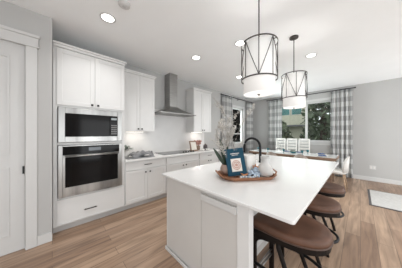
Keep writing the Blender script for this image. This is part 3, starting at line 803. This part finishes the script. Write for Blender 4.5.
# table settings
def plate_set(x, y, label, first=[None]):
    if first[0] is None:
        t = thing('dinner_plate', (x, y, 0.7625), label, 'plate', 'place settings on the dining table')
        B().lathe([(0, 0), (0.08, 0), (0.135, 0.014), (0.135, 0.018), (0.08, 0.006), (0, 0.006)], (0, 0, 0), 28).build('plate', 'ceramic', t, local=True, smooth=True)
        b = B()
        for k in range(6):
            a = k * 1.05; b.lathe([(0, 0), (0.045, 0.006), (0.03, 0.022), (0, 0.028)], (0.055 * math.cos(a), 0.055 * math.sin(a), 0.006), 7)
        b.build('folded_napkin', 'blue', t, local=True)
        first[0] = t; return t
    return again(first[0], (x, y, 0.7625), label)
plate_set(-0.74, 5.40, 'white plate with folded blue napkin at the near right corner of the dining table')
plate_set(-0.82, 5.84, 'white plate with folded blue napkin at the far right corner of the dining table')
plate_set(-1.39, 5.84, 'white plate with folded blue napkin before the slat-back chair under the mullion')
plate_set(-1.78, 5.84, 'white plate with folded blue napkin before the middle slat-back chair')
def goblet(x, y, label, first=[None]):
    if first[0] is None:
        t = thing('goblet', (x, y, 0.7625), label, 'glass', 'teal goblets on the dining table')
        B().lathe([(0, 0), (0.03, 0), (0.028, 0.004), (0.006, 0.01), (0.006, 0.05), (0, 0.05)], (0, 0, 0), 16).build('stem', 'teal', t, local=True, smooth=True)
        B().lathe([(0.004, 0.05), (0.035, 0.075), (0.038, 0.13), (0.035, 0.13), (0.03, 0.08), (0, 0.056)], (0, 0, 0), 16).build('bowl', 'teal', t, local=True, smooth=True)
        first[0] = t; return
    again(first[0], (x, y, 0.7625), label)
goblet(-1.20, 5.32, 'teal goblet on the near edge of the dining table, by the right taupe chair')
goblet(-1.12, 5.62, 'teal goblet in the middle of the dining table, right of the bowl')
goblet(-1.72, 5.36, 'teal goblet on the near edge of the dining table, between the taupe chairs')
goblet(-2.22, 5.36, 'teal goblet on the near edge of the dining table, by the left taupe chair')
goblet(-2.60, 5.42, 'teal goblet at the left end of the dining table')
t = thing('serving_bowl', (-1.5, 5.55, 0.7625), 'teal bowl with greenery in the middle of the dining table', 'bowl')
B().lathe([(0, 0), (0.05, 0), (0.12, 0.06), (0.112, 0.06), (0.045, 0.008), (0, 0.008)], (-1.5, 5.55, 0.7625), 24).build('bowl', 'teal', t, smooth=True)
b = B()
for k in range(26):
    a = random.random() * 2 * PI; r_ = 0.08 * random.random() ** 0.5
    b.ball((-1.5 + r_ * math.cos(a), 5.55 + r_ * math.sin(a), 0.80 + 0.05 * random.random()), 0.022, 6)
b.build('greenery', 'leafp', t)

# rug and outlet
t = thing('floor_mat', (0.7, 5.05, 0), 'pale grey floor mat with dark border near the back wall', 'mat')
B().box(0.12, 1.5, 4.45, 5.65, 0.0, 0.010).build('border', 'rugb', t)
B().box(0.155, 1.465, 4.485, 5.615, 0.010, 0.014).build('pile', 'rug', t)
t = thing('wall_outlet', (0.25, YB, 0.40), 'white double outlet plate low on the back wall', 'outlet')
B().box(0.185, 0.315, YB - 0.007, YB, 0.34, 0.455).build('cover_plate', 'trim', t, bevel=0.002)
b = B()
for x in (0.218, 0.282): b.box(x - 0.017, x + 0.017, YB - 0.009, YB - 0.007, 0.365, 0.43)
b.build('socket', 'ceramic', t)

# ------------------------------------------------------------------ counter decor, left end
CT = 0.9215
def leaf(b, p, d, L_, w, droop=0.3, n=4, face=(0, 0, 1)):
    d = Vector(d).normalized(); side = d.cross(Vector(face))
    side = side.normalized() if side.length > 1e-3 else Vector((1, 0, 0))
    pr = None
    for i in range(n + 1):
        f = i / n; c = Vector(p) + d * L_ * f + Vector((0, 0, -droop * L_ * f * f)); ww = w * math.sin(PI * min(0.97, f * 0.9 + 0.08)) ** 0.7
        nrm = side.cross(d) * 0.12 * ww
        row = [b.bm.verts.new(c - side * ww / 2 + nrm), b.bm.verts.new(c), b.bm.verts.new(c + side * ww / 2 + nrm)]
        if pr:
            b.bm.faces.new((pr[0], pr[1], row[1], row[0])); b.bm.faces.new((pr[1], pr[2], row[2], row[1]))
        pr = row
vx, vy = -3.27, 1.075
t = thing('flower_vase', (vx, vy, CT), 'white vase of pale sage leaves on the counter beside the oven cabinet', 'vase')
B().lathe([(0, 0), (0.045, 0), (0.06, 0.05), (0.04, 0.10), (0.03, 0.125), (0.026, 0.125), (0.035, 0.1), (0, 0.06)], (vx, vy, CT), 24).build('vase', 'ceramic', t, smooth=True)
b = B()
random.seed(3)
for k in range(46):
    a = random.random() * 2 * PI; e = random.uniform(0.1, 1.4)
    dd = Vector((math.cos(a) * math.cos(e), math.sin(a) * math.cos(e), math.sin(e)))
    s0 = Vector((vx, vy, CT + 0.12)) + dd * random.uniform(0.02, 0.10)
    leaf(b, s0, dd, random.uniform(0.045, 0.075), 0.034)
fo = b.build('foliage', 'leafp', t, solid=0.001)
b = B()
for k in range(12):
    a = k * 0.55; b.tube([(vx, vy, CT + 0.05), (vx + 0.07 * math.cos(a), vy + 0.07 * math.sin(a), CT + 0.22)], 0.002, 5)
b.build('stem', 'twig', t)
# grey cloth bundle in a bowl
t = thing('fruit_bowl', (-3.13, 1.28, CT), 'dark bowl with a draped grey napkin on the counter beside the leafy vase', 'bowl')
B().lathe([(0, 0), (0.07, 0), (0.15, 0.075), (0.142, 0.075), (0.065, 0.008), (0, 0.008)], (-3.13, 1.28, CT), 28).build('bowl', 'greyc', t, smooth=True)
b = B(); n = 18; grid = []
for i in range(n + 1):
    row = []
    for j in range(n + 1):
        u_, v_ = i / n * 2 - 1, j / n * 2 - 1
        x = -3.13 + u_ * 0.16; y = 1.30 + v_ * 0.21
        r_ = math.hypot(u_, v_)
        z = CT + 0.105 - 0.055 * r_ * r_ + 0.016 * math.sin(7 * u_ + 4 * v_) + 0.012 * math.sin(9 * v_ - 3 * u_) + (0.05 if v_ > 0.8 else 0) * (v_ - 0.8) * 5
        row.append(b.bm.verts.new((x, y, max(z, CT + 0.079) if r_ < 1.0 else z)))
    grid.append(row)
for i in range(n):
    for j in range(n): b.bm.faces.new((grid[i][j], grid[i + 1][j], grid[i + 1][j + 1], grid[i][j + 1]))
b.build('napkin', 'greyc', t, smooth=True, solid=0.004)
tag(B().box(-3.10, -2.93, 1.00, 1.52, CT + 0.0005, CT + 0.012).build('serving_board', 'greyc', bevel=0.004),
    'thin grey serving board lying in front of the napkin bowl on the counter', 'board')

# counter decor, right end
t = thing('cookbook_stand', (-3.20, 2.79, CT), 'brown wooden cookbook stand with an open white page on the far counter', 'cookbook stand')
b = B(); b.box(-3.24, -3.10, 2.68, 2.90, CT, CT + 0.02)
b.loft([[(-3.17, 2.67, CT + 0.02), (-3.155, 2.67, CT + 0.02), (-3.225, 2.67, CT + 0.27), (-3.24, 2.67, CT + 0.27)], [(-3.17, 2.91, CT + 0.02), (-3.155, 2.91, CT + 0.02), (-3.225, 2.91, CT + 0.27), (-3.24, 2.91, CT + 0.27)]])
b.build('stand', 'tablewood', t, bevel=0.002)
B().loft([[(-3.152, 2.70, CT + 0.03), (-3.145, 2.70, CT + 0.03), (-3.205, 2.70, CT + 0.235), (-3.212, 2.70, CT + 0.235)], [(-3.152, 2.88, CT + 0.03), (-3.145, 2.88, CT + 0.03), (-3.205, 2.88, CT + 0.235), (-3.212, 2.88, CT + 0.235)]]).build('page', 'paper', t)
t = thing('flower_pot', (-3.28, 3.04, CT), 'pot of dusty pink flowers on the far counter behind the cookbook stand', 'potted flowers')
B().lathe([(0, 0), (0.06, 0), (0.075, 0.12), (0.068, 0.12), (0.055, 0.01), (0, 0.01)], (-3.28, 3.04, CT), 22).build('pot', 'tablewood', t, smooth=True)
b = B()
for k in range(30):
    a = random.random() * 2 * PI; r_ = 0.10 * random.random() ** 0.5
    b.ball((-3.28 + r_ * math.cos(a), 3.04 + r_ * math.sin(a), CT + 0.15 + 0.12 * random.random()), 0.026, 7)
b.build('blooms', 'rosed', t)
t = thing('canister', (-3.12, 3.19, CT), 'dark round canister at the far end of the kitchen counter', 'canister')
B().lathe([(0, 0), (0.055, 0), (0.06, 0.02), (0.06, 0.12), (0.05, 0.14), (0, 0.14)], (-3.12, 3.19, CT), 22).build('jar', 'dark', t, smooth=True)
B().lathe([(0, 0.14), (0.045, 0.14), (0.045, 0.155), (0.012, 0.16), (0.014, 0.18), (0, 0.182)], (-3.12, 3.19, CT), 22).build('lid', 'piping', t)
def small_bowl(x, y, label):
    o = B().lathe([(0, 0), (0.03, 0), (0.06, 0.045), (0.055, 0.045), (0.025, 0.006), (0, 0.006)], (0, 0, 0), 20).build('small_bowl', 'ceramic', smooth=True)
    o.location = (x, y, CT); tag(o, label, 'bowl', 'small white bowls on the far counter'); return o
sb = small_bowl(-3.02, 2.98, 'small white bowl on the far counter in front of the pink flowers')
again(sb, (-2.98, 3.13, CT), 'small white bowl on the far counter in front of the dark canister')

# ------------------------------------------------------------------ tray and its things on the island
IT = 0.9165
TC = Vector((-0.895, 1.560)); TA = math.atan2(0.802, 0.597)
U = Vector((math.cos(TA), math.sin(TA))); V = Vector((-U.y, U.x))
def tl(u, v): p = TC + U * u + V * v; return (p.x, p.y)
t = thing('serving_tray', (TC.x, TC.y, IT), 'reddish brown wooden tray with curved handles on the island top', 'tray')
t.rotation_euler = (0, 0, TA)
def octo(a, b_, c): return [(-a + c, -b_), (a - c, -b_), (a, -b_ + c), (a, b_ - c), (a - c, b_), (-a + c, b_), (-a, b_ - c), (-a, -b_ + c)]
o1, o2, o3 = octo(0.265, 0.165, 0.07), octo(0.31, 0.195, 0.08), octo(0.298, 0.184, 0.075)
B().loft([[(x, y, 0.0) for x, y in o1], [(x, y, 0.038) for x, y in o2], [(x, y, 0.038) for x, y in o3], [(x, y, 0.010) for x, y in octo(0.258, 0.158, 0.068)]]).build('tray_body', 'traywood', t, local=True, bevel=0.002)
for s_ in (-1, 1):
    B().tube([(s_ * 0.300, -0.09, 0.036), (s_ * 0.325, -0.07, 0.058), (s_ * 0.335, 0, 0.068), (s_ * 0.325, 0.07, 0.058), (s_ * 0.300, 0.09, 0.036)], 0.009, 8).build('handle', 'traywood', t, local=True, smooth=True)
TZ = IT + 0.0105
# book
BW_, BH, BT = 0.205, 0.300, 0.026
bk = tl(-0.10, -0.035)
t = thing('book', (bk[0], bk[1], TZ), 'dark blue book with a pale medallion cover standing in the tray', 'book')
mt = Matrix.Rotation(TA - R(6), 4, 'Z') @ Matrix.Translation((0, 0, 0)) @ Matrix.Rotation(R(-6.5), 4, 'Y') @ Matrix.Rotation(R(-14), 4, 'X')
def bkpart(name, mat, parent, *boxes, bevel=0.0):
    b = B()
    for bb in boxes: b.box(*bb)
    b.xf(mt); b.xf(Matrix.Translation((0, 0, 0.011)))
    return b.build(name, mat, parent, local=True, bevel=bevel)
h2 = BW_ / 2
cv = bkpart('cover', 'bookb', t, (-h2, h2, -0.003, 0.0, 0, BH), (-h2, h2, BT, BT + 0.003, 0, BH), (-h2 - 0.003, -h2, -0.003, BT + 0.003, 0, BH), bevel=0.001)
bkpart('pages', 'paper', t, (-h2, h2 - 0.004, 0, BT, 0.004, BH - 0.004))
md_ = bkpart('cover_panel', 'paper', cv, (-0.056, 0.056, -0.0042, -0.0029, 0.045, 0.185))
b = B()
for r0, r1 in ((0.040, 0.048), (0.024, 0.034), (0.0, 0.016)):
    n = 30
    for i in range(n):
        a0, a1 = 2 * PI * i / n, 2 * PI * (i + 1) / n
        ps = [(r0 * math.cos(a0), -0.0046, 0.115 + 1.1 * r0 * math.sin(a0)), (r1 * math.cos(a0), -0.0046, 0.115 + 1.1 * r1 * math.sin(a0)), (r1 * math.cos(a1), -0.0046, 0.115 + 1.1 * r1 * math.sin(a1)), (r0 * math.cos(a1), -0.0046, 0.115 + 1.1 * r0 * math.sin(a1))]
        b.quad(*ps) if r0 > 0 else b.quad(ps[0], ps[1], ps[2])
b.xf(mt); b.xf(Matrix.Translation((0, 0, 0.011))); b.build('medallion', 'rosed', md_, local=True)
bkpart('title_line', 'paper', cv, (-0.05, 0.05, -0.0040, -0.0029, 0.238, 0.245), (-0.035, 0.035, -0.0040, -0.0029, 0.222, 0.227))

# potted plant: snake leaves and blossom branches
pp = tl(-0.19, 0.085)
t = thing('potted_plant', (pp[0], pp[1], TZ), 'taupe pot with dark green sword leaves and tall cream blossom branches on the tray', 'plant')
B().lathe([(0, 0), (0.048, 0), (0.075, 0.035), (0.078, 0.075), (0.058, 0.115), (0.052, 0.115), (0.07, 0.058), (0, 0.06)], (pp[0], pp[1], TZ), 26).build('pot', 'potc', t, smooth=True)
b = B()
cR = Vector((0.695, 0.719, 0))         # roughly across the picture
for dx, dy, L_, w in ((-0.24, 0.1, 0.36, 0.050), (-0.62, -0.2, 0.27, 0.042), (0.0, 0.15, 0.26, 0.05), (0.30, 0.0, 0.20, 0.04), (0.05, -0.4, 0.15, 0.035)):
    d_ = Vector((dx * cR.x + dy * 0.7, dx * cR.y - dy * 0.7, 1.0))
    leaf(b, (pp[0] + d_.x * 0.02, pp[1] + d_.y * 0.02, TZ + 0.08), d_, L_, w, 0.05, 7, (0.72 + dy * 0.5, -0.70, 0.15))
b.build('sword_leaf', 'leafd', t, solid=0.002)
random.seed(11)
bb, fb = B(), B()
def branch(p, d, L_, r, lvl):
    p = Vector(p); d = Vector(d).normalized(); pts = [p.copy()]; n = 6
    for i in range(n):
        d = (d + Vector((random.uniform(-1, 1), random.uniform(-1, 1), random.uniform(-.5, .8))) * 0.13).normalized()
        p = p + d * L_ / n; pts.append(p.copy())
        if lvl < 2 and i >= 1 and random.random() < (0.85 if lvl == 0 else 0.6):
            sd = (d + Vector((random.uniform(-1, 1), random.uniform(-1, 1), random.uniform(-.1, .6))) * 0.85).normalized()
            branch(p, sd, L_ * random.uniform(0.3, 0.5), r * 0.6, lvl + 1)
        if lvl > 0 or i > 2:
            for q in range(3):
                o_ = p + Vector((random.uniform(-1, 1), random.uniform(-1, 1), random.uniform(-1, 1))) * 0.012
                dd = Vector((random.uniform(-1, 1), random.uniform(-1, 1), random.uniform(-.2, 1)))
                leaf(fb, o_, dd, random.uniform(0.014, 0.026), 0.014, 0.1, 2)
    bb.tube(pts, [r * (1 - 0.12 * i) for i in range(len(pts))], 5)
for dx, dy, L_ in ((0.05, 0.1, 0.54), (-0.16, 0.0, 0.46), (0.16, 0.2, 0.52), (-0.36, -0.1, 0.36), (-0.02, 0.5, 0.44)):
    branch((pp[0], pp[1], TZ + 0.07), (dx * cR.x + dy * 0.7, dx * cR.y - dy * 0.7, 1), L_, 0.0030, 0)
bb.build('branch', 'twig', t); fb.build('blossom', 'blossom', t, solid=0.0008)

def T(u, v): x, y = tl(u, v); return (x, y, TZ)
# ceramic jar behind, decanter at right
p = T(0.085, 0.10)
t = thing('candle_jar', p, 'white ceramic candle jar in the tray behind the blue book and cloth', 'candle')
B().lathe([(0, 0), (0.070, 0), (0.078, 0.02), (0.078, 0.215), (0.072, 0.22), (0.072, 0.200), (0, 0.198)], p, 28).build('jar', 'ceramic', t, smooth=True)
B().tube([(p[0], p[1], TZ + 0.198), (p[0], p[1], TZ + 0.218)], 0.002, 6).build('wick', 'black', t)
p = T(0.205, -0.045)
t = thing('decanter', p, 'round frosted glass bottle with a short neck in the tray, right end', 'bottle')
B().lathe([(0, 0), (0.060, 0), (0.082, 0.025), (0.084, 0.075), (0.066, 0.118), (0.046, 0.138), (0.042, 0.175), (0.047, 0.215), (0.042, 0.215), (0.036, 0.17), (0, 0.10)], p, 30).build('bottle', 'frost', t, smooth=True)
# bead garland, cloth, coral pieces
p = T(0.03, -0.10)
t = thing('bead_garland', p, 'string of pale blue and white beads lying at the tray front', 'beads')
b, b2 = B(), B()
pts = []
for k in range(20):
    f = k / 19; u_ = -0.10 + 0.20 * f; v_ = -0.115 + 0.022 * math.sin(f * 9)
    q = tl(u_, v_); (b if k % 3 else b2).ball((q[0], q[1], TZ + 0.012 + (0.003 if k % 2 else 0)), 0.0135, 10)
    pts.append((q[0], q[1], TZ + 0.012))
b.build('blue_beads', 'beadb', t, smooth=True); b2.build('white_beads', 'ceramic', t, smooth=True)
B().tube(pts, 0.0015, 5).build('string', 'paper', t)
p = T(0.075, -0.02)
b = B(); n = 16; grid = []
for i in range(n + 1):
    row = []
    for j in range(n + 1):
        u_, v_ = i / n * 2 - 1, j / n * 2 - 1; q = tl(0.085 + u_ * 0.085, -0.03 + v_ * 0.055)
        hh = 0.10 * max(0, 1 - (u_ * u_ + v_ * v_) * 0.5) * (0.55 + 0.3 * math.sin(5 * u_ + 2 * v_) + 0.2 * math.sin(8 * v_ + 3 * u_))
        row.append(b.bm.verts.new((q[0], q[1], TZ + 0.004 + max(0, hh))))
    grid.append(row)
for i in range(n):
    for j in range(n): b.bm.faces.new((grid[i][j], grid[i + 1][j], grid[i + 1][j + 1], grid[i][j + 1]))
tag(b.build('crumpled_napkin', 'patt', smooth=True, solid=0.004), 'crumpled blue and white patterned napkin in the tray beside the book', 'napkin')
def coral(u_, v_, z, label):
    b = B(); q = tl(u_, v_)
    for k in range(6):
        a = 2 * PI * k / 6 + u_ * 9; b.tube([(0, 0, 0.02), (0.038 * math.cos(a), 0.038 * math.sin(a), 0.012 + 0.03 * ((k * 5) % 3) / 2)], [0.011, 0.005], 7)
    b.ball((0, 0, 0.018), 0.017, 8)
    o = b.build('coral', 'shell', smooth=True); o.location = (q[0], q[1], z); return tag(o, label, 'coral', 'orange coral pieces in the tray')
coral(0.115, -0.01, TZ + 0.075, 'orange coral piece resting on the crumpled napkin in the tray')
coral(-0.045, -0.072, TZ + 0.0, 'orange coral piece lying at the foot of the blue book')

# ------------------------------------------------------------------ outside
tag(B().box(-30, 22, YB + 0.16, 40, -0.35, -0.30).build('lawn', 'lawn'), 'green lawn outside the dining window', 'lawn', kind='stuff')
tag(B().box(-30, -4.1, -4, YB + 0.16, -0.35, -0.30).build('lawn', 'lawn'), 'green side yard outside the narrow window', 'lawn', kind='stuff')
def tree(x, y, h, r, mat, label, cards=900):
    t = thing('tree', (x, y, -0.3), label, 'tree', 'trees outside the windows')
    B().tube([(x, y, -0.3), (x + 0.05, y, h * 0.45), (x, y, h * 0.9)], [0.16, 0.12, 0.03], 8).build('trunk', 'bark', t)
    b = B()
    for k in range(cards):
        f = random.random(); z = 0.1 + (h - 0.1) * f; rr_ = r * (1 - f) ** 0.6 * (0.45 + 0.6 * random.random()); a = random.random() * 2 * PI
        c = Vector((x + rr_ * math.cos(a), y + rr_ * math.sin(a), z)); s_ = random.uniform(0.10, 0.22)
        e1 = Vector((random.uniform(-1, 1), random.uniform(-1, 1), random.uniform(-1, 1))).normalized() * s_
        e2 = e1.cross(Vector((random.uniform(-1, 1), random.uniform(-1, 1), random.uniform(-1, 1)))).normalized() * s_ * 0.6
        b.quad(c - e1, c - e2, c + e1, c + e2)
    b.build('foliage', mat, t)
random.seed(21)
for i, (x, y, h, r_, m_, lb) in enumerate([
    (-1.35, 9.9, 5.6, 1.10, 'foliage2', 'dark green tree outside, right pane of the large window'),
    (-3.45, 10.2, 2.1, 0.95, 'foliage', 'low green tree outside, left pane of the large window'),
    (0.6, 13.0, 7.5, 2.0, 'foliage', 'tall green tree outside, far right of the large window'),
    (-6.6, 9.2, 5.0, 1.7, 'foliage2', 'dark tree outside the narrow window'),
    (-0.9, 17.9, 9.0, 2.6, 'foliage2', 'tall dark tree outside, farthest one behind the window mullion'),
    (-10.2, 12.0, 6.5, 2.0, 'foliage', 'green tree farther out beyond the narrow window')]):
    tree(x, y, h, r_, M[m_], lb, 1700)
t = thing('neighbour_house', (-5.0, 14.0, -0.3), 'cream neighbouring house with teal glazing behind the low green tree', 'house')
B().box(-7.5, -2.75, 12.6, 16.0, -0.3, 2.0).build('lower_storey', 'stucco', t)
B().box(-7.5, -2.75, 12.6, 16.0, 2.0, 4.9).build('upper_storey', 'stucco', t)
for k in range(6):
    f = B().box(-7.3 + k * 0.76, -6.64 + k * 0.76, 12.54, 12.6, 2.72, 3.6).build('window', 'trim', t)
    B().box(-7.26 + k * 0.76, -6.68 + k * 0.76, 12.52, 12.54, 2.76, 3.56).build('glass_pane', 'houseg', f)
B().box(-7.8, -2.5, 12.3, 16.3, 4.9, 5.1).build('roof', 'roof', t)
B().box(-7.5, -2.62, 12.0, 12.08, 1.98, 2.66).build('balcony_rail', 'stucco', t)
B().box(-7.5, -2.62, 12.0, 12.6, 1.88, 1.98).build('balcony_floor', 'roof', t)
